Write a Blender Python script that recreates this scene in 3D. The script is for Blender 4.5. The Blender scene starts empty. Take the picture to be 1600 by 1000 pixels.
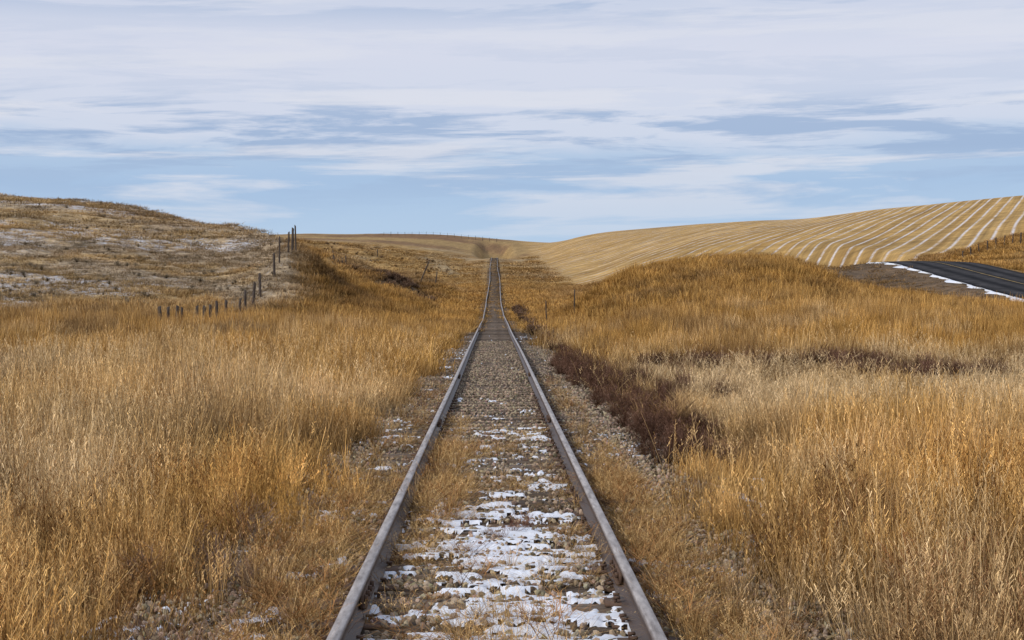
import bpy, math, numpy as np, random
from mathutils import Vector
rng=np.random.default_rng(7); random.seed(7)
scene=bpy.context.scene
scene.view_settings.view_transform='Standard'
scene.view_settings.look='None'
scene.view_settings.exposure=0
COL=scene.collection
CZ=1.74; F=2500.0; VX=772.0; HY=461.0
def lin(r,g,b):
    f=lambda c:(c/255/12.92 if c/255<=0.04045 else ((c/255+0.055)/1.055)**2.4)
    return (f(r),f(g),f(b))
def sm(a,b,x):
    t=np.clip((x-a)/(b-a),0,1); return t*t*(3-2*t)
def vnoise(x,y,seed=0.0):
    xi=np.floor(x); yi=np.floor(y); fx=x-xi; fy=y-yi
    fx=fx*fx*(3-2*fx); fy=fy*fy*(3-2*fy)
    def h(a,b):
        v=np.sin(a*127.1+b*311.7+seed*74.7)*43758.5453
        return v-np.floor(v)
    return (h(xi,yi)*(1-fx)+h(xi+1,yi)*fx)*(1-fy)+(h(xi,yi+1)*(1-fx)+h(xi+1,yi+1)*fx)*fy
def fbm(x,y,seed=0.0,o=4):
    s=0;a=.5;t=0
    for i in range(o):
        s=s+a*vnoise(x*2**i,y*2**i,seed+i*3.1); t+=a; a*=.55
    return s/t
# ------------------------------------------------------------ terrain table
T={
-1500:[(60,520),(100,440),(160,330),(220,280),(400,300),(900,380)],
-400:[(60,528),(80,470),(100,425),(130,365),(160,318),(200,290),(260,300),(340,325),(470,360),(700,400)],
0:[(60,532),(80,480),(100,435),(130,372),(160,326),(190,304),(230,308),(340,335),(470,365),(700,400)],
200:[(60,532),(80,490),(100,448),(130,390),(160,345),(190,323),(230,328),(340,350),(470,375),(700,400)],
330:[(60,532),(80,500),(100,463),(120,420),(140,380),(165,357),(200,362),(260,375),(340,385),(470,390),(700,400)],
400:[(60,532),(80,508),(95,475),(110,435),(130,392),(150,368),(180,374),(230,388),(300,392),(470,385),(700,372),(1000,368)],
440:[(60,532),(80,510),(92,474),(104,418),(116,378),(140,374),(160,392),(200,400),(260,395),(340,384),(470,376),(700,368),(1000,366)],
465:[(60,532),(80,511),(92,484),(104,428),(115,374),(130,392),(160,408),(200,394),(260,404),(340,388),(470,378),(700,367),(1000,365)],
500:[(60,532),(80,514),(95,488),(108,446),(118,414),(135,432),(160,418),(185,390),(225,412),(260,412),(330,388),(390,392),(470,378),(700,367),(1000,365)],
545:[(60,532),(80,515),(100,486),(115,456),(128,446),(145,452),(165,422),(184,398),(225,428),(260,424),(320,390),(390,404),(470,380),(700,368),(1000,366)],
600:[(60,532),(80,515),(100,498),(122,470),(148,470),(180,414),(225,440),(260,432),(320,396),(390,412),(470,384),(700,367),(1000,365)],
680:[(60,532),(80,515),(100,503),(125,484),(160,472),(190,434),(240,458),(300,412),(390,428),(470,394),(700,367),(1000,366)],
740:[(60,532),(80,515),(100,504),(130,491),(160,478),(200,460),(260,438),(340,422),(470,404),(560,396),(700,372),(1000,370)],
800:[(60,532),(80,515),(100,504),(130,491),(160,479),(200,464),(260,440),(340,422),(470,404),(560,400),(700,378),(1000,375)],
850:[(60,532),(80,515),(100,503),(130,491),(160,480),(200,466),(260,446),(340,424),(470,402),(560,394),(700,382),(1000,379)],
890:[(60,532),(80,512),(100,495),(130,485),(160,478),(200,464),(260,442),(340,415),(470,388),(600,372),(700,374),(1000,380)],
940:[(60,530),(80,507),(100,474),(112,456),(130,466),(160,472),(200,455),(260,436),(340,408),(470,378),(600,362),(1000,378)],
1000:[(60,526),(80,490),(98,443),(112,422),(130,434),(160,444),(200,436),(260,418),(340,392),(470,366),(600,357),(1000,372)],
1100:[(60,524),(80,478),(98,424),(112,405),(130,412),(160,424),(200,416),(260,400),(340,372),(470,350),(600,349),(1000,365)],
1180:[(60,522),(80,474),(98,419),(112,402),(130,410),(160,420),(200,412),(260,396),(340,365),(470,344),(600,347),(1000,365)],
1250:[(60,520),(80,476),(98,422),(112,406),(130,412),(160,416),(200,408),(260,388),(340,360),(470,342),(600,346),(1000,365)],
1300:[(60,520),(80,484),(98,450),(112,440),(130,428),(160,412),(200,406),(260,384),(340,352),(450,336),(600,342),(1000,365)],
1370:[(60,518),(80,488),(100,464),(115,450),(130,434),(160,407),(200,407),(260,382),(340,346),(440,326),(600,335)],
1500:[(60,516),(80,490),(100,474),(120,455),(140,425),(160,403),(185,396),(220,394),(260,368),(340,333),(420,313),(600,330)],
1600:[(60,514),(80,494),(100,480),(120,463),(140,420),(160,402),(180,372),(200,366),(230,372),(270,345),(340,318),(410,303),(600,325)],
2000:[(60,510),(80,495),(100,480),(130,440),(160,400),(200,350),(260,320),(340,300),(420,285),(600,300)],
3000:[(60,510),(100,470),(160,400),(260,330),(420,290),(600,300)],
}
PX=np.arange(-1500,3001,15.0); LD=np.linspace(math.log(30),math.log(6000),320)
pxs=sorted(T); tab=[]
for p in pxs:
    ds=[30,36,43,50]; ys=[HY+(CZ+0.3)*F/d for d in ds]
    for d,y in T[p]: ds.append(d); ys.append(y)
    if ds[-1]<1500: ds.append(1600); ys.append(max(ys[-1]+10,405))
    ds.append(6000); ys.append(450)
    tab.append(np.interp(LD,np.log(ds),ys))
tab=np.array(tab)
G=np.array([[0.0]*len(LD)]*len(PX))
for j in range(len(LD)): G[:,j]=np.interp(PX,pxs,tab[:,j])
def blur(A,ax,s):
    r=int(3*s)+1; k=np.exp(-0.5*(np.arange(-r,r+1)/s)**2); k/=k.sum()
    P=np.pad(A,[(r,r) if i==ax else (0,0) for i in range(2)],mode='edge')
    return np.apply_along_axis(lambda v:np.convolve(v,k,'valid'),ax,P)
G=blur(blur(G,0,1.1),1,1.6)
def tabz(x,d):
    dd=np.clip(d,31,5900); px=np.clip(VX+F*x/dd,-1490,2990)
    i=(px+1500)/15; j=(np.log(dd)-LD[0])/(LD[1]-LD[0])
    i0=np.clip(np.floor(i).astype(int),0,len(PX)-2); j0=np.clip(np.floor(j).astype(int),0,len(LD)-2)
    fi=i-i0; fj=j-j0
    py=(G[i0,j0]*(1-fi)+G[i0+1,j0]*fi)*(1-fj)+(G[i0,j0+1]*(1-fi)+G[i0+1,j0+1]*fi)*fj
    z=CZ+(HY-py)/F*dd
    return np.where(d<46,-0.3*(1-sm(34,46,d))+z*sm(34,46,d),z)
TD=[-50,70,100,128,150,187,260,340,440,480,540,640,6000]; TZ=[0,0,-.05,0.10,.55,1.65,4.6,7.8,11.9,12.9,13.0,11,11]
_d=np.arange(-50,1000,2.0); _z=np.interp(_d,TD,TZ); _z=blur(_z[None,:],1,4)[0]
def trackz(d): return np.interp(d,_d,_z)
RD=[-50,60,90,115,138,157,166,190,230,300,6000]; RZ=[-0.2,0.0,0.25,1.35,3.4,5.2,5.1,4.0,3.8,6,6]
_rz=np.interp(_d,RD,RZ); _rz=blur(_rz[None,:],1,2.5)[0]
def roadz(d): return np.interp(d,_d,_rz)
RX0,RX1=38.5,46.7
def fieldmask(x,d):
    w=(fbm(x/15,d/15,8.)-.5)*10
    edge=np.interp(VX+F*x/np.maximum(d,1),[800,860,940,1100,1300,1500,1600,1900],[300,255,225,210,205,205,225,225])
    return sm(0,6,x-9.5+w*.3)*sm(0,10,d-edge+w)
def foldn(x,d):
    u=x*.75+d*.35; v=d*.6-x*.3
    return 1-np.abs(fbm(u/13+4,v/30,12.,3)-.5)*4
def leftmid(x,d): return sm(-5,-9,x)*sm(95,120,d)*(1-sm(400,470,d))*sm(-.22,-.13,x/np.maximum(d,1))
def H(x,d,fine=True):
    x=np.asarray(x,float); d=np.asarray(d,float)
    z=tabz(x,d); a=np.abs(x)
    if fine:
        nf=1-fieldmask(x,d)*.95
        z=z+(fbm(x/6,d/6,1.)-.5)*0.35*sm(4,9,a)*nf+(fbm(x/22+9,d/22,2.)-.5)*1.6*sm(85,140,d)*sm(6,20,a)*(1-.6*sm(300,500,d))*nf
        z=z+(fbm(x/5+9,d/5,2.5)-.5)*.9*sm(80,110,d)*sm(-8,-14,x)*(1-sm(250,300,d))
        z=z+(foldn(x,d)-.5)*2.6*leftmid(x,d)*sm(100,150,d)
        z=z+(fbm(x*.9,d*.9,4.)-.5)*0.10*sm(1.6,2.6,a)*nf
    zt=trackz(d)
    sh=-0.055-0.24*sm(1.7,3.0,a)
    wt=1-sm(2.8,7.5,a)
    wt=wt*(1-sm(560,700,d))
    z=z*(1-wt)+(zt+sh)*wt
    rc=np.abs(x-(RX0+RX1)/2)-(RX1-RX0)/2
    wr=(1-sm(1.0,11,rc))*(1-sm(230,300,d))*sm(10,60,d)
    rz=roadz(d)-0.15-0.5*sm(1.0,3.5,rc)
    z=z*(1-wr)+rz*wr
    return z
def ground(px,d):
    x=(px-VX)/F*d
    return x,d,float(H(np.array([x]),np.array([d]))[0])
# ------------------------------------------------------------ mesh utils
def mkmesh(name,V,Fc,mat=None,smooth=False):
    me=bpy.data.meshes.new(name)
    V=np.asarray(V,np.float32)
    Fc=np.asarray(Fc,np.int32)
    me.vertices.add(len(V)); me.vertices.foreach_set('co',V.ravel())
    n=Fc.shape[1]
    me.loops.add(Fc.size); me.loops.foreach_set('vertex_index',Fc.ravel())
    me.polygons.add(len(Fc)); me.polygons.foreach_set('loop_start',np.arange(0,Fc.size,n,dtype=np.int32))
    try: me.polygons.foreach_set('loop_total',np.full(len(Fc),n,np.int32))
    except Exception: pass
    me.update(calc_edges=True)
    if smooth: me.polygons.foreach_set('use_smooth',np.ones(len(Fc),bool))
    if mat: me.materials.append(mat)
    me.validate(); me.update()
    return me
def mkobj(name,me,**kw):
    o=bpy.data.objects.new(name,me); COL.objects.link(o)
    for k,v in kw.items(): o[k]=v
    return o
def colattr(me,name,arr):
    at=me.attributes.new(name,'FLOAT_COLOR','POINT')
    a=np.ones((len(arr),4),np.float32); a[:,:3]=arr; at.data.foreach_set('color',a.ravel())
class NT:
    def __init__(s,mat):
        s.t=mat.node_tree; s.t.nodes.clear()
    def n(s,typ,ins=None,**p):
        nd=s.t.nodes.new(typ)
        for k,v in p.items(): setattr(nd,k,v)
        for k,v in (ins or {}).items():
            if isinstance(v,bpy.types.NodeSocket): s.t.links.new(v,nd.inputs[k])
            else: nd.inputs[k].default_value=v
        return nd
    def math(s,op,a,b=0.0,c=None):
        ins={0:a,1:b}
        if c is not None: ins[2]=c
        return s.n('ShaderNodeMath',ins,operation=op).outputs[0]
    def mix(s,f,a,b,bt='MIX'):
        nd=s.n('ShaderNodeMix',data_type='RGBA',blend_type=bt)
        for k,v in ((0,f),(6,a),(7,b)):
            if isinstance(v,bpy.types.NodeSocket): s.t.links.new(v,nd.inputs[k])
            else: nd.inputs[k].default_value=(v if k==0 else (tuple(v)+(1,))[:4])
        return nd.outputs[2]
    def ramp(s,f,pts,interp='LINEAR'):
        nd=s.n('ShaderNodeValToRGB',{0:f}); cr=nd.color_ramp; cr.interpolation=interp
        while len(cr.elements)<len(pts): cr.elements.new(.5)
        for e,(p,c) in zip(cr.elements,pts):
            e.position=p; e.color=(c,c,c,1) if not hasattr(c,'__len__') else (tuple(c)+(1,))[:4]
        return nd.outputs[0]
    def noise(s,vec,scale,detail=4,rough=.55,dist=0.0,**k):
        nd=s.n('ShaderNodeTexNoise',{'Scale':scale,'Detail':detail,'Roughness':rough,'Distortion':dist})
        if vec is not None: s.t.links.new(vec,nd.inputs['Vector'])
        return nd.outputs[0]
    def out(s,sh):
        s.n('ShaderNodeOutputMaterial',{0:sh})
    def pbr(s,col,rough=.9,spec=.2,metal=0.0,bump=None,bs=.5,bd=.02):
        ins={'Base Color':col if isinstance(col,bpy.types.NodeSocket) else (tuple(col)+(1,))[:4],'Roughness':rough,'Specular IOR Level':spec,'Metallic':metal}
        p=s.n('ShaderNodeBsdfPrincipled',ins)
        if bump is not None:
            b=s.n('ShaderNodeBump',{'Strength':bs,'Distance':bd,'Height':bump})
            s.t.links.new(b.outputs[0],p.inputs['Normal'])
        return p.outputs[0]
def newmat(name):
    m=bpy.data.materials.new(name); m.use_nodes=True
    return m,NT(m)
# ------------------------------------------------------------ zone colours
GOLD=np.array([.53,.30,.088]); STRAW=np.array([.50,.335,.155]); PALE=np.array([.60,.45,.265]); BROWN=np.array([.24,.15,.078]); RUST=np.array([.32,.19,.085])
def hillmask(x,d):
    z=tabz(x,d)
    return sm(-9,-13,x)*sm(0.35,1.5,z+(fbm(x/5,d/5,11.)-.5)*1.8)*(1-sm(170,195,d-sm(-20,-45,x)*80))*sm(-.116,-.134,x/np.maximum(d,1)+(fbm(x/2,d/4,13.)-.5)*.02)
def brushmask(x,d):
    n=fbm(x/.7,d/1.8,21.)-.5
    m=sm(0,.5,1-np.abs((x-np.interp(d,[16,20,25,30,40,60,120],[1.95,2.2,2.5,2.7,2.5,2.2,2.2]))/np.interp(d,[15,20,25,30,38,44,60,120],[.35,.6,1.05,1.25,1.1,.8,.5,.55]))+n*1.9)*sm(15,18,d)*(1-sm(130,160,d))
    m=np.maximum(m,sm(0,.5,1-np.abs(d-42.5-(x-6)*.2)/2.2+n*2.6)*sm(3.,4.,x)*(1-sm(9.5,11.5,x)))
    m=np.maximum(m,sm(0,.5,1-np.abs(d-37)/1.3+n*2.4)*sm(7.5,9,x)*(1-sm(11,13,x)))
    m=np.maximum(m,sm(0,.5,1-np.hypot((x+9.5+(d-165)*.08)/3.2,(d-165)/28)+n*1.5))
    return m
def grasscol(x,d):
    big=fbm(x/4+3,d/9,31.); sml=fbm(x/.8,d/1.6,32.)
    g=np.where(x<0, sm(24,40,d+ (big-.5)*30)*.9+ (1-sm(24,40,d))*(.25+.6*sm(-3.4,-1.8,x)),
                    sm(42,50,d+(big-.5)*10)*.92+(1-sm(42,50,d))*(.5*sm(5.5,3,np.abs(x-3.2))*(1-sm(18,24,d))+.28))
    g=np.clip(g+(sml-.5)*.8+(big-.5)*.7,0,1)[...,None]
    c=STRAW*(1-g)+GOLD*g
    pl=(sm(.52,.7,fbm(x/2.2,d/4,33.))*(1-sm(60,90,d))*.5)[...,None]
    pl=np.maximum(pl,(sm(2.6,4,x)*sm(20,25,d)*(1-sm(40,44,d))*.7*sm(.3,.5,big))[...,None])
    c=c*(1-pl)+PALE*pl
    dk=(sm(.53,.66,fbm(x/1.5+7,d/2.6,38.))*(1-sm(90,130,d)*.4)*.6)[...,None]
    c=c*(1-dk)+BROWN*dk
    lt=(sm(190,260,d)*.55)[...,None]
    c=c*(1-lt)+np.array([.46,.31,.14])*lt
    hm=hillmask(x,d)[...,None]
    hg=sm(.45,.62,fbm(x/7,d/7,37.))[...,None]
    c=c*(1-hm)+((np.array([.40,.30,.19])*(1-hg)+np.array([.48,.33,.16])*hg)*(.55+1.0*fbm(x/3,d/3,34.))[...,None])*hm
    far=(sm(120,200,d)*sm(.44,.58,fbm(x/14,d/26,35.)))[...,None]
    c=c*(1-far*.5)+RUST*far*.5
    fp=(sm(180,240,d)*sm(.50,.62,fbm(x/9+5,d/20,45.)))[...,None]
    c=c*(1-fp*.6)+PALE*.9*fp*.6
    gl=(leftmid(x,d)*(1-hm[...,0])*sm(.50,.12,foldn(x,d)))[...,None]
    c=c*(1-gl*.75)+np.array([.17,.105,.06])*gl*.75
    ff=sm(490,560,d)[...,None]
    fq=sm(.45,.6,fbm(x/30,d/60,39.))[...,None]
    c=c*(1-ff)+(np.array([.46,.30,.125])*(1-fq)+np.array([.28,.16,.08])*fq)*ff
    return c*(.60+.82*fbm(x/1.1,d/2.,36.))[...,None]
# ------------------------------------------------------------ ground material
mg,N=newmat('ground_material')
geo=N.n('ShaderNodeNewGeometry').outputs['Position']
zc=N.n('ShaderNodeAttribute',attribute_name='zcol').outputs['Color']
mk=N.n('ShaderNodeAttribute',attribute_name='mask').outputs['Color']
sp=N.n('ShaderNodeSeparateColor',{0:mk}); fR,bG,sB=sp.outputs[0],sp.outputs[1],sp.outputs[2]
xyz=N.n('ShaderNodeSeparateXYZ',{0:geo})
X,Y=xyz.outputs[0],xyz.outputs[1]
n1=N.noise(geo,1.3,6,.65); n2=N.noise(geo,9,4,.6); n3=N.noise(geo,.25,5,.6)
c=N.mix(1.0,zc,N.ramp(n1,[(.3,.45),(.7,1.45)]),'MULTIPLY')
c=N.mix(.8,c,N.ramp(n2,[(.3,.6),(.7,1.35)]),'MULTIPLY')
spot=N.ramp(N.noise(geo,.7,7,.75),[(.49,0.),(.58,1.)])
c=N.mix(N.math('MULTIPLY',spot,N.math('MULTIPLY',sB,.75)),c,(.13,.10,.065))
sn=N.math('ADD',N.math('ADD',N.math('MULTIPLY',N.noise(geo,3.6,8,.9),.72),N.math('MULTIPLY',N.noise(geo,.8,4,.7),.28)),N.math('MULTIPLY',sB,.12))
snm=N.math('MULTIPLY',N.ramp(sn,[(.60,0.),(.66,.95)]),N.ramp(sB,[(.05,0.),(.3,1.)]))
c=N.mix(snm,c,(.66,.67,.72))
# field with seed rows
s_=N.math('ADD',N.math('MULTIPLY',X,.94),N.math('MULTIPLY',Y,-.343))
t_=N.math('ADD',N.math('MULTIPLY',X,.343),N.math('MULTIPLY',Y,.94))
wob=N.math('MULTIPLY',N.math('SUBTRACT',N.noise(geo,.008,1),.5),3.0)
s2=N.math('ADD',s_,wob)
v1=N.n('ShaderNodeCombineXYZ',{0:N.math('MULTIPLY',s2,.35),1:N.math('MULTIPLY',t_,.002),2:0.0}).outputs[0]
v2=N.n('ShaderNodeCombineXYZ',{0:N.math('MULTIPLY',s2,1.2),1:N.math('MULTIPLY',t_,.012),2:3.0}).outputs[0]
v3=N.n('ShaderNodeCombineXYZ',{0:N.math('MULTIPLY',s2,.28),1:N.math('MULTIPLY',t_,.03),2:8.0}).outputs[0]
st1=N.noise(v1,1,2,.5); st2=N.noise(v2,1,3,.6)
fc=N.mix(N.ramp(st1,[(.35,0.),(.65,1.)]),(.40,.235,.075),(.54,.34,.125))
fc=N.mix(.8,fc,N.ramp(st2,[(.3,.6),(.7,1.3)]),'MULTIPLY')
fc=N.mix(.9,fc,N.ramp(n3,[(.3,.62),(.7,1.25)]),'MULTIPLY')
fc=N.mix(.7,fc,N.ramp(N.noise(geo,.03,4,.6),[(.3,.65),(.7,1.25)]),'MULTIPLY')
per=N.math('FRACT',N.math('MULTIPLY',s2,1/2.7))
line=N.ramp(per,[(0.,0.),(.36,0.),(.47,1.),(.53,1.),(.64,0.)])
xf=N.math('MULTIPLY',N.math('DIVIDE',X,Y),.45)
lm=N.math('MULTIPLY',line,N.ramp(N.math('ADD',N.math('ADD',N.noise(v3,1,5,.8),xf),N.math('MULTIPLY',N.math('SUBTRACT',N.noise(geo,.6,6,.8),.5),1.0)),[(.47,0.05),(.70,.9)]))
fc=N.mix(lm,fc,(.70,.66,.65))
c=N.mix(fR,c,fc)
# ballast
vor=N.n('ShaderNodeTexVoronoi',{'Vector':geo,'Scale':22.0}); vd=vor.outputs['Distance']; vc=vor.outputs['Color']
vg=N.n('ShaderNodeSeparateColor',{0:vc}).outputs[0]
bc=N.mix(vg,(.08,.06,.042),(.31,.24,.17))
bc=N.mix(1.0,bc,N.ramp(vd,[(0.,1.2),(.55,.3)]),'MULTIPLY')
bc=N.mix(.7,bc,N.ramp(N.noise(geo,2.2,5,.6),[(.3,.55),(.7,1.3)]),'MULTIPLY')
c=N.mix(bG,c,bc)
bh=N.math('ADD',N.math('MULTIPLY',n2,1.0),N.math('MULTIPLY',vd,-.8))
N.out(N.pbr(c,.95,.1,0.0,bh,.7,.04))
# ------------------------------------------------------------ terrain mesh
us=np.concatenate([np.linspace(-3.2,-.55,45)[:-1],np.linspace(-.55,.55,560),np.linspace(.55,3.2,45)[1:]])
e=np.exp(np.linspace(math.log(3.0),math.log(6006),620))-6.0
U,D=np.meshgrid(us,e)
Xg=U*(D+6.5)
Zg=H(Xg,D)
V=np.stack([Xg,D,Zg],-1).reshape(-1,3)
nr,nc=U.shape
idx=np.arange(nr*nc).reshape(nr,nc)
Fc=np.stack([idx[:-1,:-1],idx[:-1,1:],idx[1:,1:],idx[1:,:-1]],-1).reshape(-1,4)
me=mkmesh('ground',V,Fc,mg,True)
x,d=V[:,0],V[:,1]
fm=fieldmask(x,d); hm=hillmask(x,d)
def bankmask(x,d): return sm(19,23,x)*(1-sm(38.,38.4,x))*sm(104,118,d)*(1-sm(185,200,d))*sm(.22,.34,fbm(x/4,d/8,44.)+.1)
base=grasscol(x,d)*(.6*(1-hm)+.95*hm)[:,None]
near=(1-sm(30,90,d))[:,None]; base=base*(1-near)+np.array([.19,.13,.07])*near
bm=np.clip(brushmask(x,d),0,1)[:,None]; base=base*(1-bm*.8)+np.array([.075,.05,.033])*bm*.8
bank=bankmask(x,d)[:,None]
base=base*(1-bank)+(np.array([.15,.10,.06])*(.6+.8*fbm(x/2,d/4,46.))[:,None])*bank
mid=(sm(150,220,d)*(1-fm)*(1-hm))[:,None]
base=base*(1+.30*mid)
a=np.abs(x)
bw=np.interp(d,[0,14,18,45,90,125,500],[0,0,-.3,-.3,0,.62,.62])
bal=(1-sm(1.5,1.95,a+bw+(fbm(x*2,d*2,51.)-.5)*.7))*(1-sm(500,560,d))
rs=np.abs(x-(RX0+RX1)/2)-4.1
bal=np.maximum(bal,(1-sm(.3,.7,rs))*sm(-1,1,d-10)*(1-sm(160,168,d))*.7)
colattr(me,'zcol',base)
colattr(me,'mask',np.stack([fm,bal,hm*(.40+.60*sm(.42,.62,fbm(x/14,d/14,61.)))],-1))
mkobj('ground',me,kind='structure')
# ------------------------------------------------------------ road
mr,N=newmat('asphalt_material'); g_=N.n('ShaderNodeNewGeometry').outputs['Position']
gx=N.n('ShaderNodeSeparateXYZ',{0:g_}).outputs[0]
trk=N.math('ABSOLUTE',N.math('SINE',N.math('MULTIPLY',N.math('SUBTRACT',gx,RX0),math.pi/2.05)))
ac=N.mix(N.ramp(trk,[(.3,0.),(1.,1.)]),(.016,.0155,.017),(.046,.043,.044))
N.out(N.pbr(N.mix(1.0,ac,N.ramp(N.noise(g_,.8,6,.65),[(.3,.55),(.7,1.6)]),'MULTIPLY'),.95,.05,0.0,N.noise(g_,60,3),.3,.01))
def strip(name,x0,x1,dz,mat,y0=12,y1=262,xn=8,crown=True,wav=0.0,**kw):
    ys=np.arange(y0,y1,.7); xs=np.linspace(0,1,xn+1)
    V=[];
    for y in ys:
        w=(fbm(np.array([y/1.3]),np.array([x0]),71.)[0]-.50)*wav
        for s in xs:
            xx=x0-w+(x1-x0+w)*s
            cr=.09*(1-((xx-(RX0+RX1)/2)/4.1)**2) if crown else 0
            V.append((xx,y,float(roadz(y))+cr+dz(s) if callable(dz) else float(roadz(y))+cr+dz))
    nc=xn+1; i=np.arange(len(ys)*nc).reshape(len(ys),nc)
    Fc=np.stack([i[:-1,:-1],i[:-1,1:],i[1:,1:],i[1:,:-1]],-1).reshape(-1,4)
    return mkobj(name,mkmesh(name,V,Fc,mat,True),**kw)
strip('road',RX0,RX1,0.0,mr,kind='structure')
my,N=newmat('yellow_paint'); g_=N.n('ShaderNodeNewGeometry').outputs['Position']
N.out(N.pbr(N.mix(N.ramp(N.noise(g_,3,5),[(.35,0.3),(.6,.85)]),(.48,.31,.08),(.06,.05,.04)),.85))
strip('road_centre_line',42.51,42.71,.008,my,xn=1,kind='structure')
msn,N=newmat('snow_material'); g_=N.n('ShaderNodeNewGeometry').outputs['Position']
sc=N.mix(N.ramp(N.noise(g_,9,5,.6),[(.35,0.),(.75,.5)]),(.78,.81,.88),(.48,.45,.44))
N.out(N.pbr(sc,.6,.3,0.0,N.noise(g_,14,5,.6),.5,.02))
strip('roadside_snow',38.25,38.5,lambda s:-.05+.07*math.sin(math.pi*s)-.10*(1-s),msn,crown=False,wav=3.0,y0=60,kind='stuff')
# ------------------------------------------------------------ rails
mrail,N=newmat('rusty_rail_steel'); tc=N.n('ShaderNodeNewGeometry'); g_=tc.outputs['Position']
oz=N.n('ShaderNodeAttribute',attribute_name='headtop').outputs['Fac']
vv=N.n('ShaderNodeVectorMath',{0:g_,1:(1,.15,1)},operation='MULTIPLY').outputs[0]
side=N.mix(N.noise(vv,14,5,.65),(.028,.019,.016),(.10,.062,.045))
head=N.mix(N.ramp(N.noise(vv,22,6,.7),[(.33,0.),(.62,1.)]),(.15,.12,.105),(.45,.40,.37))
N.out(N.pbr(N.mix(oz,side,head),.5,.4,0.0,N.noise(g_,40,4),.25,.01))
prof=[(-.065,0),(-.065,.012),(-.011,.028),(-.009,.10),(-.031,.110),(-.033,.131),(-.025,.14),(.025,.14),(.033,.131),(.031,.110),(.009,.10),(.011,.028),(.065,.012),(.065,0)]
def railx(side,y):
    return side*.7525+.012*np.sin(y/7.1+side)*sm(14,60,y)+.02*np.sin(y/19.+1)*sm(20,60,y)+ .07*np.sin(y/31.)*sm(60,120,y)
def rail(side):
    ys=np.concatenate([np.arange(2,60,.5),np.arange(60,540,2.0)])
    rx=railx(side,ys); rz=trackz(ys)+.025+.008*np.sin(ys/5.9*1.0+side*2)*sm(12,40,ys)
    V=[];ht=[]
    for xx,y,z in zip(rx,ys,rz):
        for (a,b) in prof: V.append((xx+a,y,z+b)); ht.append(1.0 if b>=.139 else (.3 if b>.13 else 0.0))
    n=len(prof); F_=[]
    for i in range(len(ys)-1):
        for j in range(n):
            k=(j+1)%n; F_.append((i*n+j,i*n+k,(i+1)*n+k,(i+1)*n+j))
    me=mkmesh('rail',V,F_,mrail)
    at=me.attributes.new('headtop','FLOAT','POINT'); at.data.foreach_set('value',np.array(ht,np.float32))
    o=mkobj('rail',me,label='weathered steel rail with worn grey top on wooden sleepers',category='rail',group='rails of the railway track')
    return o
rails=[rail(-1),rail(1)]
def boxv(V,F_,c,s):
    b=len(V)
    for dx in(-1,1):
        for dy in(-1,1):
            for dz in(-1,1): V.append((c[0]+dx*s[0]/2,c[1]+dy*s[1]/2,c[2]+dz*s[2]/2))
    for f in((0,1,3,2),(4,6,7,5),(0,4,5,1),(2,3,7,6),(0,2,6,4),(1,5,7,3)): F_.append(tuple(b+i for i in f))
mdark,N=newmat('dark_rusty_iron'); g_=N.n('ShaderNodeNewGeometry').outputs['Position']
N.out(N.pbr(N.mix(N.noise(g_,30,5),(.04,.026,.02),(.15,.085,.055)),.8,.3,0.0,N.noise(g_,80,3),.4,.005))
V=[];F_=[]
for s in(-1,1):
    boxv(V,F_,(s*.024,0,.066),(.018,.62,.062)); boxv(V,F_,(s*.038,0,.03),(.03,.62,.012))
    for k in range(4): boxv(V,F_,(s*.042,-.22+k*.147,.068),(.024,.03,.03))
mjb=mkmesh('joint_bar',V,F_,mdark)
for s,ys in((-1,(8.9,20.8,32.7)),(1,(9.6,21.5,33.4))):
    for y in ys:
        o=mkobj('joint_bar',mjb); o.parent=rails[0 if s<0 else 1]; o.location=(float(railx(s,y)),y,float(trackz(y))+.025)
# ------------------------------------------------------------ sleepers
mwood,N=newmat('weathered_sleeper_wood'); tc=N.n('ShaderNodeTexCoord').outputs['Object']
vv=N.n('ShaderNodeVectorMath',{0:tc,1:(1.2,22,22)},operation='MULTIPLY').outputs[0]
oi=N.n('ShaderNodeObjectInfo').outputs['Random']
wn=N.noise(vv,2.2,7,.7)
wc=N.mix(N.ramp(wn,[(.3,0.),(.7,1.)]),(.045,.032,.024),(.24,.18,.135))
wc=N.mix(1.0,wc,N.ramp(oi,[(0.,.55),(1.,1.25)]),'MULTIPLY')
N.out(N.pbr(wc,.9,.15,0.0,wn,.8,.02))
def sleeper_mesh(seed):
    r=np.random.default_rng(seed); nx=26; V=[];F_=[]
    w=.115
    prof=[(-w,-.15),(-w,-.012),(-w+.014,0),(-w*.4,.001),(w*.3,-.004),(w-.014,0),(w,-.014),(w,-.15)]
    n=len(prof)
    for i in range(nx+1):
        xx=-1.29+2.58*i/nx
        endt=1 if 0<i<nx else .9
        wob=r.normal(0,.004); zz=r.normal(0,.004)-(.012*abs(xx)**2 if seed%2 else 0)
        for a,b in prof: V.append((xx+(r.normal(0,.02) if i in(0,nx) else 0),a*endt+wob+r.normal(0,.003),b+(zz+r.normal(0,.003) if b>-.1 else 0)-(.012 if endt<1 and b>-.1 else 0)))
    for i in range(nx):
        for j in range(n):
            k=(j+1)%n; F_.append((i*n+j,(i+1)*n+j,(i+1)*n+k,i*n+k))
    me=mkmesh('sleeper',V,F_,mwood)
    import bmesh
    bm_=bmesh.new(); bm_.from_mesh(me)
    bm_.verts.ensure_lookup_table()
    bm_.faces.new([bm_.verts[j] for j in range(n)]); bm_.faces.new([bm_.verts[nx*n+j] for j in reversed(range(n))])
    bmesh.ops.recalc_face_normals(bm_,faces=bm_.faces); bm_.to_mesh(me); bm_.free()
    return me
SM=[sleeper_mesh(s) for s in range(6)]
V=[];F_=[]
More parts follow.
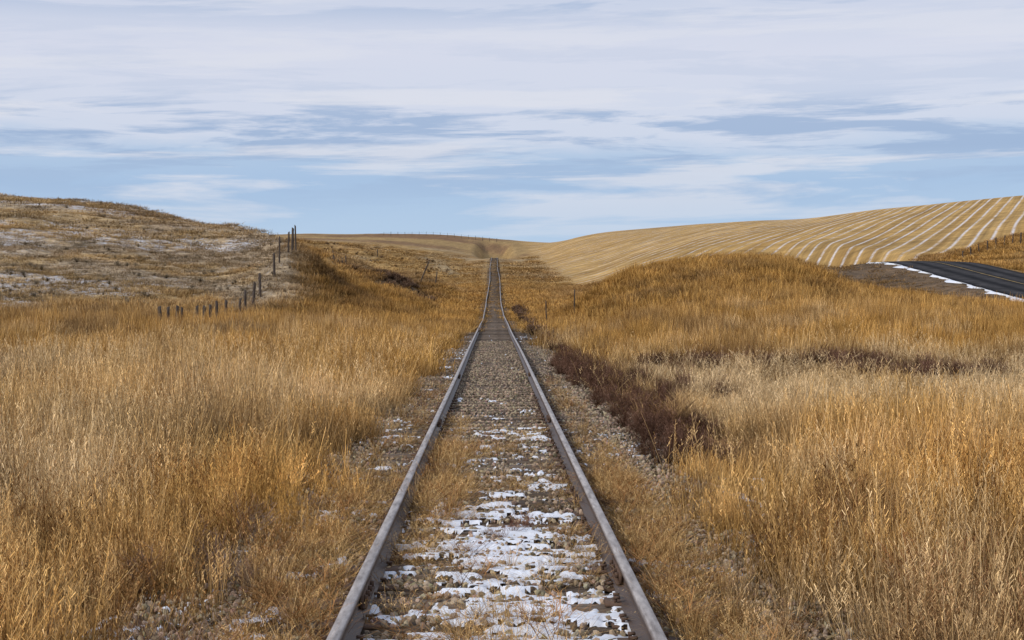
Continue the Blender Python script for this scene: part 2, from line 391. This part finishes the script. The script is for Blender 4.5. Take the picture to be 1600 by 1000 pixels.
boxv(V,F_,(0,0,.008),(.30,.18,.016))
for a_,b_ in((-.09,-.05),(.09,.05),(-.09,.05)):
    boxv(V,F_,(a_,b_,.028),(.018,.018,.03)); boxv(V,F_,(a_*.92,b_,.044),(.036,.03,.012))
mtp=mkmesh('tie_plate',V,F_,mdark)
ys=[4.0]
while ys[-1]<540: ys.append(ys[-1]+.56+random.uniform(-.04,.04))
sly=np.array(ys)
for i,y in enumerate(ys[:300]):
    o=mkobj('sleeper',SM[random.randrange(6)],label='weathered wooden railway sleeper bedded in gravel under the rails',category='railway sleeper',group='sleepers of the railway track')
    o.location=(random.gauss(0,.05),y,float(trackz(y))+.010+random.uniform(-.018,.010)); o.rotation_euler=(0,random.gauss(0,.006),random.gauss(0,.02))
    if i<44:
        for s in(-1,1):
            p=mkobj('tie_plate',mtp); p.parent=o; p.location=(float(railx(s,y))-o.location.x,0,.002)
V=[];F_=[]
for y in ys[300:]: boxv(V,F_,(random.gauss(0,.04),y,float(trackz(y))-.06),(2.2,.22,.12))
mkobj('sleepers_beyond',mkmesh('sleepers_beyond',V,F_,mwood),kind='stuff')
def tiedist(y):
    i=np.clip(np.searchsorted(sly,y),1,len(sly)-1)
    return np.minimum(np.abs(y-sly[i-1]),np.abs(sly[i]-y))
# ------------------------------------------------------------ snow on the track bed
def snowmask(x,y):
    n=fbm(x*2.1,y*2.9,81.,5)-.5
    n2=fbm(x*9,y*16,82.,4)-.5
    inside=np.interp(y,[6,7.5,8.5,9.1,9.6,10.4,12,12.8,13.6,14.5,15.5,17,18.6,19.4,20.6,21.5,25,27,32,40,60],
                       [.10,.15,.14,.03,-.03,.09,.08,-.09,-.18,-.10,-.17,-.15,-.18,-.04,-.07,-.26,-.25,-.25,-.28,-.32,-.36])
    inside=inside+.05*np.exp(-((x-.15)/.4)**2)-np.where(y<10,.04,.12)*sm(.42,.66,-x)-np.where(y<13,.01,.05)*sm(.5,.72,x)
    out=np.full(x.shape,-.25)
    def spot(cx,cy,rx,ry,g): return g*np.exp(-((x-cx)/rx)**2-((y-cy)/ry)**2)
    out=out+spot(-1.6,12.8,.5,2.0,.31)+spot(1.65,19.,.4,2.2,.27)+spot(2.0,14.3,.4,.9,.30)+spot(-1.45,20.5,.3,2.2,.20)+spot(-1.4,9.0,.45,1.3,.24)+spot(1.35,29,.2,2.5,.17)+spot(-1.05,45,.3,10,.12)+spot(2.4,11.5,.3,.8,.2)
    inside=inside+spot(-.62,26,.08,4,.24)+spot(-.6,38,.08,6,.24)
    b=np.where(np.abs(x)<.75,inside,out)
    tie=.05*(sm(.06,.16,tiedist(y))*2-1)
    return n*.9+n2*1.0+b+tie-.035
xs=np.arange(-3,3,.016); yy=np.concatenate([np.arange(5,24,.022),np.arange(24,70,.08)])
XX,YY=np.meshgrid(xs,yy); M=snowmask(XX,YY)
ZZ=np.maximum(H(XX,YY),trackz(YY)-.06-.24*sm(1.7,3,np.abs(XX)))+np.clip(M*.28,-.02,.028)+.048*(np.abs(XX)<1.4)*(1-sm(.10,.16,tiedist(YY))*.55)+.010*(np.abs(XX)<1.3)+.012*(fbm(XX*11,YY*11,83.)-.5)
keep=(M[:-1,:-1]>-.04)&(M[1:,1:]>-.04)&(M[:-1,1:]>-.04)&(M[1:,:-1]>-.04)
keep&=(M[:-1,:-1]+M[1:,1:])/2>0.
idx=np.arange(XX.size).reshape(XX.shape)
Fq=np.stack([idx[:-1,:-1],idx[:-1,1:],idx[1:,1:],idx[1:,:-1]],-1)[keep]
uq,inv=np.unique(Fq,return_inverse=True); Vq=np.stack([XX,YY,ZZ],-1).reshape(-1,3)[uq]
mkobj('snow_patches',mkmesh('snow_patches',Vq,inv.reshape(-1,4),msn,True),kind='stuff')
# ------------------------------------------------------------ vegetation templates
def grassmat(name):
    m,N=newmat(name)
    t=N.n('ShaderNodeAttribute',attribute_type='INSTANCER',attribute_name='tint').outputs['Color']
    h=N.n('ShaderNodeAttribute',attribute_name='h').outputs['Fac']; b=N.n('ShaderNodeAttribute',attribute_name='bl').outputs['Fac']
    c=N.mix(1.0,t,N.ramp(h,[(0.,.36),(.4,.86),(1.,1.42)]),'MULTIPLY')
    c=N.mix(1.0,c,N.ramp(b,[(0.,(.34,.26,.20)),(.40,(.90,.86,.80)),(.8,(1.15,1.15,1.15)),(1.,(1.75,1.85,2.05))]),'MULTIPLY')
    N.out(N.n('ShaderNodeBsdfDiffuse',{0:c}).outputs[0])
    return m
mgr=grassmat('dry_grass_material')
class TB:
    def __init__(s): s.V=[];s.F=[];s.h=[];s.b=[]
    def ribbon(s,pts,w0,w1,ang,b,hs=None):
        ca,sa=math.cos(ang),math.sin(ang); base=len(s.V); n=len(pts)
        for i,p in enumerate(pts):
            w=(w0+(w1-w0)*i/(n-1))/2
            s.V+= [(p[0]-ca*w,p[1]-sa*w,p[2]),(p[0]+ca*w,p[1]+sa*w,p[2])]
            hh=min(1,max(0,p[2])) if hs is None else hs; s.h+=[hh,hh]; s.b+=[b,b]
        for i in range(n-1):
            k=base+2*i; s.F.append((k,k+1,k+3,k+2))
    def make(s,name,mat):
        me=mkmesh(name,s.V,s.F,mat)
        for nm,ar in(('h',s.h),('bl',s.b)):
            at=me.attributes.new(nm,'FLOAT','POINT'); at.data.foreach_set('value',np.array(ar,np.float32))
        o=bpy.data.objects.new(name,me); return o
def tuft(seed,n,rad,width,lean,seg=4,seeds=0.0,hvar=.35,wind=.05,clumps=1):
    r=random.Random(seed); t=TB()
    cl=[]
    for c in range(clumps):
        a=r.uniform(0,6.283); rr=rad*math.sqrt(r.random()) if clumps>1 else 0
        cl.append((rr*math.cos(a),rr*math.sin(a),r.uniform(.6,1.) if clumps>1 else 1.,r.uniform(-.25,.2) if clumps>1 else 0,r.uniform(0,6.283),r.uniform(0,lean*1.2)))
    cr=rad if clumps==1 else rad*.5/math.sqrt(clumps)*1.9
    for i in range(n):
        cx,cy,chh,cb,cla,cL=cl[i%clumps]
        a=r.uniform(0,6.283); rr=cr*math.sqrt(r.random()); x0,y0=cx+rr*math.cos(a),cy+rr*math.sin(a)
        hgt=chh*(1-hvar*r.random()); la=r.uniform(0,6.283); L=abs(r.gauss(0,lean))+.02
        dx,dy=L*math.cos(la)+wind,L*math.sin(la)
        if clumps>1: dx+=cL*math.cos(cla); dy+=cL*math.sin(cla)
        cur=r.uniform(.9,1.8); b=min(1,max(0,r.random()+cb))
        kink=r.random()<.13
        pts=[]
        for k in range(seg+1):
            q=k/seg
            pts.append((x0+dx*q**cur*(1.8 if kink else 1),y0+dy*q**cur*(1.8 if kink else 1),hgt*(q-(.40*q**4 if kink else .03*q**3))))
        t.ribbon(pts,width*r.uniform(.7,1.25),width*.3,r.uniform(0,3.14),b)
        if r.random()<seeds:
            for m in range(8):
                q=.72+.30*m/8; px=x0+dx*q**cur; py=y0+dy*q**cur; pz=hgt*(q-.03*q**3)
                aa=r.uniform(0,6.28); l=.03*r.uniform(.6,1.2)
                t.ribbon([(px,py,pz),(px+l*math.cos(aa)*.5,py+l*math.sin(aa)*.5,pz+l)],width*.8,width*.8,r.uniform(0,3),min(1,b*.5+.45),1.0)
    return t
def weed(seed,n=4,width=.006,br=12,rad=.06,spreadb=.3,buds=0):
    r=random.Random(seed); t=TB()
    for i in range(n):
        a=r.uniform(0,6.283); x0,y0=rad*r.random()*math.cos(a),rad*r.random()*math.sin(a)
        hgt=r.uniform(.7,1); la=r.uniform(0,6.283); L=r.uniform(.05,.3); b=r.random()*.6
        f=lambda q:(x0+L*math.cos(la)*q,y0+L*math.sin(la)*q,hgt*q)
        t.ribbon([f(0),f(.33),f(.66),f(1)],width,width*.4,r.uniform(0,3.1),b)
        for k in range(br):
            q=r.uniform(.2,.95); p=f(q); aa=r.uniform(0,6.283); l=spreadb*(1.15-q)*r.uniform(.5,1.1)
            p1=(p[0]+l*.55*math.cos(aa),p[1]+l*.55*math.sin(aa),p[2]+l*.5); p2=(p[0]+l*math.cos(aa+.3),p[1]+l*math.sin(aa+.3),p[2]+l*1.2)
            t.ribbon([p,p1,p2],width*.6,width*.3,r.uniform(0,3.1),b)
            for m in range(buds):
                qq=r.random(); pp=[p1[j]*(1-qq)+p2[j]*qq for j in range(3)]
                t.ribbon([pp,(pp[0]+r.uniform(-.02,.02),pp[1]+r.uniform(-.02,.02),pp[2]+.025)],width*1.1,width*.9,r.uniform(0,3),r.random(),.8)
    return t
def bush(seed,n=130,w=.02):
    r=random.Random(seed); t=TB()
    for i in range(n):
        a=r.uniform(0,6.283); el=r.uniform(.15,1.45); R=r.uniform(.4,1)*(1 if r.random()<.85 else 1.35)
        e=(R*.55*math.cos(el)*math.cos(a),R*.55*math.cos(el)*math.sin(a),R*math.sin(el)*.95)
        m=(e[0]*.45,e[1]*.45,e[2]*.6)
        b=r.random()
        t.ribbon([(e[0]*.08,e[1]*.08,0),m,e],w*.5,w*.3,r.uniform(0,3.1),b*.6)
        for k in range(2):
            q=r.uniform(.5,1); p=[m[j]*(1-q)+e[j]*q for j in range(3)]
            t.ribbon([p,(p[0]+r.uniform(-.08,.08),p[1]+r.uniform(-.08,.08),p[2]+r.uniform(0,.09))],w*.8,w*.4,r.uniform(0,3.1),b)
    return t
temps={}
cnt=[0]
def reg(key,ts):
    L=[]
    for t in ts:
        cnt[0]+=1; L.append(t.make('tuft_%03d'%cnt[0],mgr))
    temps[key]=L
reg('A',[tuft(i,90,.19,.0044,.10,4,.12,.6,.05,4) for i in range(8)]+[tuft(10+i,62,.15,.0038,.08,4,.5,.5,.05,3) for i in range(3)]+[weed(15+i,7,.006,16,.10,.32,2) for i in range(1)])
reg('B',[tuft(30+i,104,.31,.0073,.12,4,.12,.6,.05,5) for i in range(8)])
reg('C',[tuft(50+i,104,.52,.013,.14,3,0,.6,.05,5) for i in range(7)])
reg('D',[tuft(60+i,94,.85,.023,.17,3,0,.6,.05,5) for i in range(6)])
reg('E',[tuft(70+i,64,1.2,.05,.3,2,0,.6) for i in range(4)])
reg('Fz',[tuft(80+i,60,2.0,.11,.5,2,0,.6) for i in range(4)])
reg('S',[tuft(160+i,5,.10,.0042,.14,5,.9,.35,.08) for i in range(6)])
reg('BU',[bush(100+i,120,.014) for i in range(5)])
reg('BF',[bush(110+i,90,.05) for i in range(3)])
def stuff(name,key,P,S,TI,tilt=.08,idx=None):
    P=np.asarray(P,np.float32); n=len(P)
    c=bpy.data.collections.new('library_'+name)
    for o in temps[key]:
        c.objects.link(o)
    me=bpy.data.meshes.new(name); me.vertices.add(n); me.vertices.foreach_set('co',P.ravel())
    rot=np.stack([rng.normal(0,tilt,n),rng.normal(0,tilt,n),rng.uniform(0,6.283,n)],-1).astype(np.float32)
    at=me.attributes.new('rot','FLOAT_VECTOR','POINT'); at.data.foreach_set('vector',rot.ravel())
    at=me.attributes.new('scl','FLOAT_VECTOR','POINT'); at.data.foreach_set('vector',np.asarray(S,np.float32).ravel())
    colattr(me,'tint',np.asarray(TI))
    if idx is None: idx=rng.integers(0,len(temps[key]),n)
    at=me.attributes.new('idx','INT','POINT'); at.data.foreach_set('value',np.asarray(idx,np.int32))
    o=mkobj(name,me,kind='stuff')
    ng=bpy.data.node_groups.new(name+'_nodes','GeometryNodeTree')
    ng.interface.new_socket('Geometry',in_out='INPUT',socket_type='NodeSocketGeometry'); ng.interface.new_socket('Geometry',in_out='OUTPUT',socket_type='NodeSocketGeometry')
    gi=ng.nodes.new('NodeGroupInput'); go=ng.nodes.new('NodeGroupOutput')
    ci=ng.nodes.new('GeometryNodeCollectionInfo'); ci.inputs['Collection'].default_value=c; ci.inputs['Separate Children'].default_value=True; ci.inputs['Reset Children'].default_value=True
    ip=ng.nodes.new('GeometryNodeInstanceOnPoints'); ip.inputs['Pick Instance'].default_value=True
    def na(nm,ty):
        q=ng.nodes.new('GeometryNodeInputNamedAttribute'); q.data_type=ty; q.inputs['Name'].default_value=nm; return q.outputs['Attribute']
    L=ng.links.new
    L(gi.outputs[0],ip.inputs['Points']); L(ci.outputs[0],ip.inputs['Instance']); L(na('idx','INT'),ip.inputs['Instance Index'])
    L(na('rot','FLOAT_VECTOR'),ip.inputs['Rotation']); L(na('scl','FLOAT_VECTOR'),ip.inputs['Scale']); L(ip.outputs[0],go.inputs[0])
    md=o.modifiers.new('scatter','NODES'); md.node_group=ng
    return o
def sample(d0,d1,dens,lo=-100,hi=1700,ext=2.0):
    w=lambda d:(hi-lo)/F*d+ext
    area=(w(d0)+w(d1))/2*(d1-d0); n=int(area*dens)
    d=rng.uniform(d0,d1,n*3); k=rng.random(n*3)<w(d)/w(d1); d=d[k][:n]
    x=(lo-VX)/F*d-ext/2+rng.random(len(d))*w(d)
    return x,d
def notroad(x,d): return ~((x>37.6)&(x<48.2)&(d<265))
def gheight(x,d):
    a=np.abs(x)
    h=.30+.26*sm(1.2,1.9,a)+.32*sm(1.8,3.2,a)
    h=h*(.36+1.2*fbm(x/.8,d/1.5,91.))
    h=h*(1-.5*sm(1.2,1.6,x)*(1-sm(2.8,4,x))*sm(12,15,d)*(1-sm(36,44,d)))
    h=h*(1-.5*sm(2.6,4,x)*sm(20,25,d)*(1-sm(40.5,42.5,d)))
    h=h*(1-.30*sm(60,110,d))
    h=h*(1-.25*sm(120,160,d)-.25*sm(200,260,d))
    hm=hillmask(x,d); h=h*(1-hm)+.24*hm*(.5+1.1*fbm(x/4,d/4,94.))
    h=h*(1-.55*bankmask(x,d))
    return h
def keepmask(x,d):
    a=np.abs(x)
    edge=1.22+.5*(fbm(x*1.5,d*.6,92.)-.5)+np.where(x>0,np.interp(d,[0,12,15,19,42,80,100,125],[-.05,.05,.40,.72,.6,.45,.3,-.3]),np.interp(d,[0,14,18,24,30,45,80,100,125],[-.08,-.02,.25,.35,.3,.3,.35,.2,-.3]))
    k=(a>edge)&notroad(x,d)&(fieldmask(x,d)<.4)
    k&=~((brushmask(x,d)>.45)&(rng.random(len(x))>.12))
    hm=hillmask(x,d); k&=rng.random(len(x))>hm*.35
    k&=~((a<np.where(x>0,2.3,2.0))&(d<60)&(fbm(x*2.5,d*1.4,93.)<.45)&(rng.random(len(x))<.85))
    k&=~((d<60)&(fbm(x*1.4+5,d*1.1,96.)<.36)&(rng.random(len(x))<.65))
    s=snowmask(x,d); k&=~((s>-.03)&(a<3)&(rng.random(len(x))<.88)&(d<60))
    k&=rng.random(len(x))>bankmask(x,d)*.85
    k&=~((d>400)&(a<9))
    return k
for name,key,d0,d1,dens in(('tall_grass_near','A',2.8,14,34),('tall_grass_middle','B',14,34,15),('tall_grass_meadow','C',34,74,5.4),('tall_grass_slopes','D',74,135,2.6),('hill_grass','E',135,260,1.0),('distant_grass','Fz',260,470,.24)):
    x,d=sample(d0,d1,dens); k=keepmask(x,d); x,d=x[k],d[k]
    h=gheight(x,d)*rng.uniform(.65,1.35,len(x)); z=H(x,d)-.02
    s=rng.uniform(.85,1.2,len(x))
    if key in'AB': s=s*np.clip(h/.7,.6,1.15)
    ti=grasscol(x,d)*rng.uniform(.72,1.25,(len(x),1))
    bk=bankmask(x,d)[:,None]; ti=ti*(1-bk*.6)+np.array([.22,.145,.08])*bk*.6
    idx=rng.integers(0,len(temps[key]),len(x))
    if key=='A': ti[idx==11]*=np.array([.5,.42,.40])
    stuff(name,key,np.stack([x,d,z],-1),np.stack([s,s,h],-1),ti,idx=idx)
x,d=sample(2.8,45,4); k=keepmask(x,d)&(np.abs(x)>1.6)&(rng.random(len(x))<sm(.35,.6,fbm(x/1.4,d/2.5,98.))+.1); x,d=x[k],d[k]
h=(gheight(x,d)+.22)*rng.uniform(.9,1.35,len(x)); s=np.interp(d,[3,15,45],[1.,1.3,2.4])
stuff('tall_seed_stems','S',np.stack([x,d,H(x,d)-.02],-1),np.stack([s,s,h],-1),(grasscol(x,d)*.65+PALE*.38)*rng.uniform(.7,1.2,(len(x),1)))
# brush
x,d=sample(14,60,17,760,1500); k=(brushmask(x,d)>.38)&(np.abs(x)>1.4); x,d=x[k],d[k]
h=rng.uniform(.14,.42,len(x))*np.where(x>3.8,1.55,1)
stuff('dark_brush','BU',np.stack([x,d,H(x,d)],-1),np.stack([h*1.4,h*1.4,h],-1),np.array([.135,.076,.053])*rng.uniform(.4,1.7,(len(x),1)))
x,d=sample(60,260,1.6,450,900); k=(brushmask(x,d)>.4)&(np.abs(x)>1.6); x,d=x[k],d[k]
h=rng.uniform(.3,.6,len(x))*np.where(d>130,1.3,1)
stuff('far_brush','BF',np.stack([x,d,H(x,d)],-1),np.stack([h*1.6,h*1.6,h],-1),np.array([.17,.11,.075])*rng.uniform(.5,1.5,(len(x),1)))
x,d=sample(78,250,.6,-200,900); hm=hillmask(x,d); k=(hm>.4)&(rng.random(len(x))<sm(.42,.62,fbm(x/7,d/7,95.))); x,d=x[k],d[k]
h=.10+.32*rng.random(len(x))**2.5
reg('BG',[bush(120+i,90,.05) for i in range(3)])
stuff('hillside_sagebrush','BG',np.stack([x,d,H(x,d)],-1),np.stack([h*1.9,h*1.9,h],-1),np.array([.24,.20,.145])*rng.uniform(.5,1.3,(len(x),1)))
x,d=sample(120,380,.09,440,900); k=(x<-8)&(fbm(x/8,d/14,105.)>.50)&(hillmask(x,d)<.4); x,d=x[k],d[k]
h=rng.uniform(.3,.7,len(x))
stuff('slope_shrubs','BG',np.stack([x,d,H(x,d)],-1),np.stack([h*2.2,h*2.2,h],-1),np.array([.21,.14,.085])*rng.uniform(.5,1.5,(len(x),1)))
# track weeds
n=10000; x=rng.uniform(-1.35,1.35,n); d=4+ (rng.random(n)**1.3)*28
pr=.3*sm(26,12,d)*(fbm(x*1.8,d*.9,97.)-.42)*6
A1=(x<-.22)&(x>-.72)&(d>12.2)&(d<18); A2=(np.abs(x-.05)<.30)&(d<8.6)&(d>6.8)
pr=np.where((x<-.35)&(x>-.72)&(d>10)&(d<22),pr+.4,pr)
pr=np.where(d<10,pr*.5,pr)
pr=np.where(A1,pr+.3,pr); pr=np.where(A2,pr+.35,pr)
pr=np.where((x>.45)&(d<16)&(d>10),pr+.25,pr)
pr=np.where(np.abs(x)>.85,pr+np.where(d<15,.55,.10),pr)
k=(rng.random(n)<pr)&(np.abs(np.abs(x)-.7525)>.06); x,d,A1,A2=x[k],d[k],A1[k],A2[k]
h=rng.uniform(.06,.20,len(x))*np.where(np.abs(x)>.9,1.35,1)*np.where(A1|A2,1.5,1)
reg('TG',[tuft(130+i,34,.045,.0045,.26,4,.1,.7) for i in range(5)]+[weed(140+i,4,.008,10,.08,.5,0) for i in range(2)])
ti=(STRAW*.85+GOLD*.22)*rng.uniform(.6,1.35,(len(x),1)); idx=rng.integers(0,6,len(x)); ti[idx>=5]*=np.array([.6,.48,.45])
stuff('track_weeds','TG',np.stack([x,d,trackz(d)-.03],-1),np.stack([np.full(len(x),.7),np.full(len(x),.7),h],-1),ti,idx=idx)
reg('TW',[weed(150+i,9,.012,12,.1,.5,0) for i in range(3)])
x=np.array([.12,.2,.05,2.75,2.95,2.6]); d=np.array([11.6,11.9,11.4,24,24.6,23.5]); h=np.array([.22,.2,.17,.6,.65,.5])
x2=np.concatenate([x,rng.uniform(2.3,3.6,34),rng.uniform(-3.4,-1.4,30),rng.uniform(-.6,.65,40)]); d2=np.concatenate([d,rng.uniform(7.5,11,34),rng.uniform(7,13,30),rng.uniform(7.5,14,40)]); h2=np.concatenate([h,rng.uniform(.3,.65,34),rng.uniform(.2,.45,30),rng.uniform(.06,.14,40)])
tt=np.concatenate([np.array([[.24,.12,.085]]*3+[[.5,.33,.16]]*3),np.array([.26,.12,.06])*rng.uniform(.6,1.3,(34,1)),np.array([.24,.16,.12])*rng.uniform(.6,1.3,(30,1)),np.array([.24,.16,.10])*rng.uniform(.6,1.3,(40,1))])
stuff('twiggy_shrub','TW',np.stack([x2,d2,H(x2,d2)],-1),np.stack([h2*1.4,h2*1.4,h2],-1),tt,tilt=.2)
# ------------------------------------------------------------ stones
mst,N=newmat('ballast_stone'); t=N.n('ShaderNodeAttribute',attribute_type='INSTANCER',attribute_name='tint').outputs['Color']
N.out(N.n('ShaderNodeBsdfDiffuse',{0:t}).outputs[0])
import bmesh
def stone(seed):
    r=random.Random(seed); bm_=bmesh.new(); bmesh.ops.create_icosphere(bm_,subdivisions=1,radius=1)
    for v in bm_.verts: v.co*=r.uniform(.7,1.2); v.co.z*=.7; v.co.x*=1.15
    me=bpy.data.meshes.new('stone'); bm_.to_mesh(me); bm_.free(); me.materials.append(mst)
    return bpy.data.objects.new('stone_%d'%seed,me)
temps['ST']=[stone(i) for i in range(6)]
x=[];d=[]
for d0,d1,de in((5,16,850),(16,32,560),(32,60,280)):
    n=int((d1-d0)*4.3*de); x.append(rng.uniform(-2.15,2.15,n)); d.append(rng.uniform(d0,d1,n))
x=np.concatenate(x); d=np.concatenate(d)
td=tiedist(d); on=td<.115
cov=fbm(x*1.5,d*1.2,99.)
k=(np.abs(np.abs(x)-.7525)>.075)&(~on|(np.abs(x)>1.3)|(rng.random(len(x))<np.where(np.abs(x)<.75,.22+.75*sm(.38,.56,cov)*sm(14,26,d)+.2*sm(.5,.6,cov),.06)))&((np.abs(x)<1.5)|(rng.random(len(x))<.6))
x,d,on=x[k],d[k],on[k]; s=rng.uniform(.010,.026,len(x))
ti=np.array([.34,.26,.185])*rng.uniform(.3,1.4,(len(x),1))*(1+rng.normal(0,.05,(len(x),3)))
a=np.abs(x)
stuff('ballast_gravel','ST',np.stack([x,d,trackz(d)+np.where(on&(a<1.3),.020,-.040+rng.uniform(0,.045,len(x)))-.24*sm(1.7,3.0,a)],-1),np.stack([s,s,s],-1),ti,tilt=1.)
# ------------------------------------------------------------ fences
mpost,N=newmat('weathered_post_wood'); tc=N.n('ShaderNodeTexCoord').outputs['Object']
vv=N.n('ShaderNodeVectorMath',{0:tc,1:(14,14,1.5)},operation='MULTIPLY').outputs[0]; wn=N.noise(vv,2,6,.7)
N.out(N.pbr(N.mix(N.ramp(wn,[(.3,0.),(.7,1.)]),(.03,.022,.018),(.13,.10,.08)),.9,.15,0.0,wn,.8,.02))
mwire,N=newmat('fence_wire_steel'); N.out(N.pbr((.12,.10,.09),.6,.4,.6))
def postmesh(seed,r0):
    r=random.Random(seed); V=[];F_=[]; n=9; L=6
    for i in range(L+1):
        q=i/L; ox,oy=r.gauss(0,.006),r.gauss(0,.006)
        for j in range(n):
            a=j*6.283/n; rr=r0*(1.08-.22*q)*r.uniform(.9,1.1)
            V.append((ox+rr*math.cos(a),oy+rr*math.sin(a),-.25/1.3+q*(1+.25/1.3)+(.03*math.cos(a+seed) if i==L else 0)))
    for i in range(L):
        for j in range(n): F_.append((i*n+j,i*n+(j+1)%n,(i+1)*n+(j+1)%n,(i+1)*n+j))
    V.append((0,0,1.0)); c=len(V)-1
    me=mkmesh('fence_post',V,F_,mpost)
    bm_=bmesh.new(); bm_.from_mesh(me); bm_.verts.ensure_lookup_table()
    for j in range(n): bm_.faces.new([bm_.verts[L*n+j],bm_.verts[L*n+(j+1)%n],bm_.verts[c]])
    bm_.to_mesh(me); bm_.free(); return me
PM=[postmesh(i,.08) for i in range(5)]; PS=[postmesh(i+20,.045) for i in range(3)]
def fence(pts,label,name='wire_fence',thin=False,wires=(.35,.65,.92),wr=.005):
    p0=ground(*pts[0][:2]); root=mkobj(name,None,label=label,category='fence'); root.location=p0
    tops=[]
    for (px,dd,hh,lean) in pts:
        g=ground(px,dd); o=mkobj('fence_post',random.choice(PS if thin else PM)); o.parent=root
        o.location=(g[0]-p0[0],g[1]-p0[1],g[2]-p0[2]); s=random.uniform(.75,1.2); o.scale=(s,s,hh); o.rotation_euler=(random.gauss(0,.03),lean+random.gauss(0,.03),random.uniform(0,6) if abs(lean)<.08 else 0)
        tops.append((np.array(o.location),hh,lean))
    for w in wires:
        V=[];F_=[]
        P=[t[0]+np.array([math.sin(t[2])*t[1]*w,-.09,t[1]*w]) for t in tops]
        for a_,b_ in zip(P[:-1],P[1:]):
            for q in range(4):
                A=a_+(b_-a_)*q/4; B=a_+(b_-a_)*(q+1)/4
                A=A-[0,0,.08*math.sin(math.pi*q/4)]; B=B-[0,0,.08*math.sin(math.pi*(q+1)/4)]
                b=len(V)
                for Pp in(A,B):
                    for k in range(3): V.append((Pp[0]+wr*math.cos(k*2.1),Pp[1]+wr*math.cos(k*2.1),Pp[2]+wr*math.sin(k*2.1)))
                for k in range(3): F_.append((b+k,b+(k+1)%3,b+3+(k+1)%3,b+3+k))
        o=mkobj('wire',mkmesh('wire',V,F_,mwire)); o.parent=root
L=[(252,67,1.05,.02),(264,67,1.02,0),(276,67.5,1.08,.0),(284,67.5,1.04,.03),(310,68.5,1.08,-.03),(318,69,1.04,0),(329,69,1.12,.02),(340,70,1.2,0),(353,72,1.2,.0),(374,78,1.3,0),(383.5,84,1.5,.02),(396,91,1.45,.09),(407,97,1.45,.07),(429.5,102.5,1.5,.0),(437,107,1.7,.0),(451,112,1.4,.0),(457,114,1.8,.0),(463,115.5,2.0,.02)]
fence(L,'old wooden post and wire fence climbing a grassy hillside')
fence([(500,165,1.3,.1),(517,170,1.5,.1),(524,178,1.8,-.12),(529,184,1.4,0),(536,188,1.5,.05),(541,195,1.4,0),(560,250,1.4,0),(590,300,1.4,0)],'leaning wooden fence posts strung with wire across dry slope')
fence([(655,185,3.0,.38),(680,192,1.6,.1)],'steeply leaning old pole beside a short fence post',wires=(.6,))
fence([(853.5,98,1.7,0),(897,100,2.0,.05)],'thin metal fence posts standing in dry grass',thin=True,wires=(.5,.85))
fence([(1506+i*13,186-i*.9,1.2,random.gauss(0,.05)) for i in range(11)],'wire fence with wooden posts along roadside bank')
fence([(600+i*11,690,1.6,0) for i in range(17)],'distant wire fence along the crest of a brown hill',wires=(.9,),wr=.02)
# ------------------------------------------------------------ world
SE,SR=math.radians(34),math.radians(238)
w=bpy.data.worlds.new('World'); scene.world=w; w.use_nodes=True
N=NT(w)
sky=N.n('ShaderNodeTexSky',sky_type='NISHITA',sun_disc=False,sun_elevation=SE,sun_rotation=SR).outputs[0]
dv=N.n('ShaderNodeTexCoord').outputs['Generated']; s=N.n('ShaderNodeSeparateXYZ',{0:dv})
az=N.math('ARCTAN2',s.outputs[0],s.outputs[1]); el=s.outputs[2]
elw=N.math('ADD',el,N.math('MULTIPLY',az,-.010))
def vec(a,b,c=0.0): return N.n('ShaderNodeCombineXYZ',{0:N.math('MULTIPLY',az,a),1:N.math('MULTIPLY',elw,b),2:c}).outputs[0]
big=N.noise(vec(4.0,16,1.),1,5,.6,.5)
wel=N.math('ADD',el,N.math('MULTIPLY',N.math('SUBTRACT',big,.5),.045))
cols=[(0.,lin(190,211,235)),(.036,lin(180,205,233)),(.07,lin(168,195,228)),(.088,lin(177,200,229)),(.102,lin(210,218,236)),(.15,lin(217,221,237)),(.19,lin(203,212,232)),(.3,lin(205,213,230)),(.6,lin(195,205,226)),(1.,lin(180,195,222))]
base=N.ramp(wel,cols)
str1=N.ramp(N.noise(vec(6.0,62,5.),1,8,.62,.35),[(.475,0.),(.56,1.)])
m1=N.math('MULTIPLY',str1,N.ramp(el,[(.05,.0),(.08,.5),(.090,.9),(.112,.85),(.124,.2),(.165,.10),(.18,.6),(.3,.2)]))
c=N.mix(m1,base,lin(158,181,215))
str2=N.ramp(N.noise(vec(4.2,46,9.),1,8,.6,.3),[(.505,0.),(.60,1.)])
m2=N.math('MULTIPLY',str2,N.ramp(el,[(.03,.2),(.06,.6),(.10,.8),(.16,.5),(.25,.5)]))
c=N.mix(m2,c,lin(226,228,238))
cx=N.n('ShaderNodeVectorMath',{0:c,'Scale':10.0},operation='SCALE').outputs[0]
fin=N.mix(.93,sky,cx)
bg=N.n('ShaderNodeBackground',{0:fin,1:.1}).outputs[0]
N.n('ShaderNodeOutputWorld',{0:bg})
sl=bpy.data.lights.new('sun','SUN'); sl.energy=2.5; sl.angle=math.radians(10); sl.color=(1,.95,.87)
so=mkobj('sun',sl)
sd=Vector((math.sin(SR)*math.cos(SE),math.cos(SR)*math.cos(SE),math.sin(SE)))
so.rotation_euler=sd.to_track_quat('Z','Y').to_euler()
# ------------------------------------------------------------ camera
cd=bpy.data.cameras.new('camera'); cd.sensor_width=36; cd.lens=36*F/1600; cd.clip_end=9000; cd.clip_start=.1
co=mkobj('camera',cd); co.location=(-.012,0,CZ)
yaw=28/F; pit=39/F
co.rotation_euler=(math.pi/2-pit,0,-yaw)
scene.camera=co
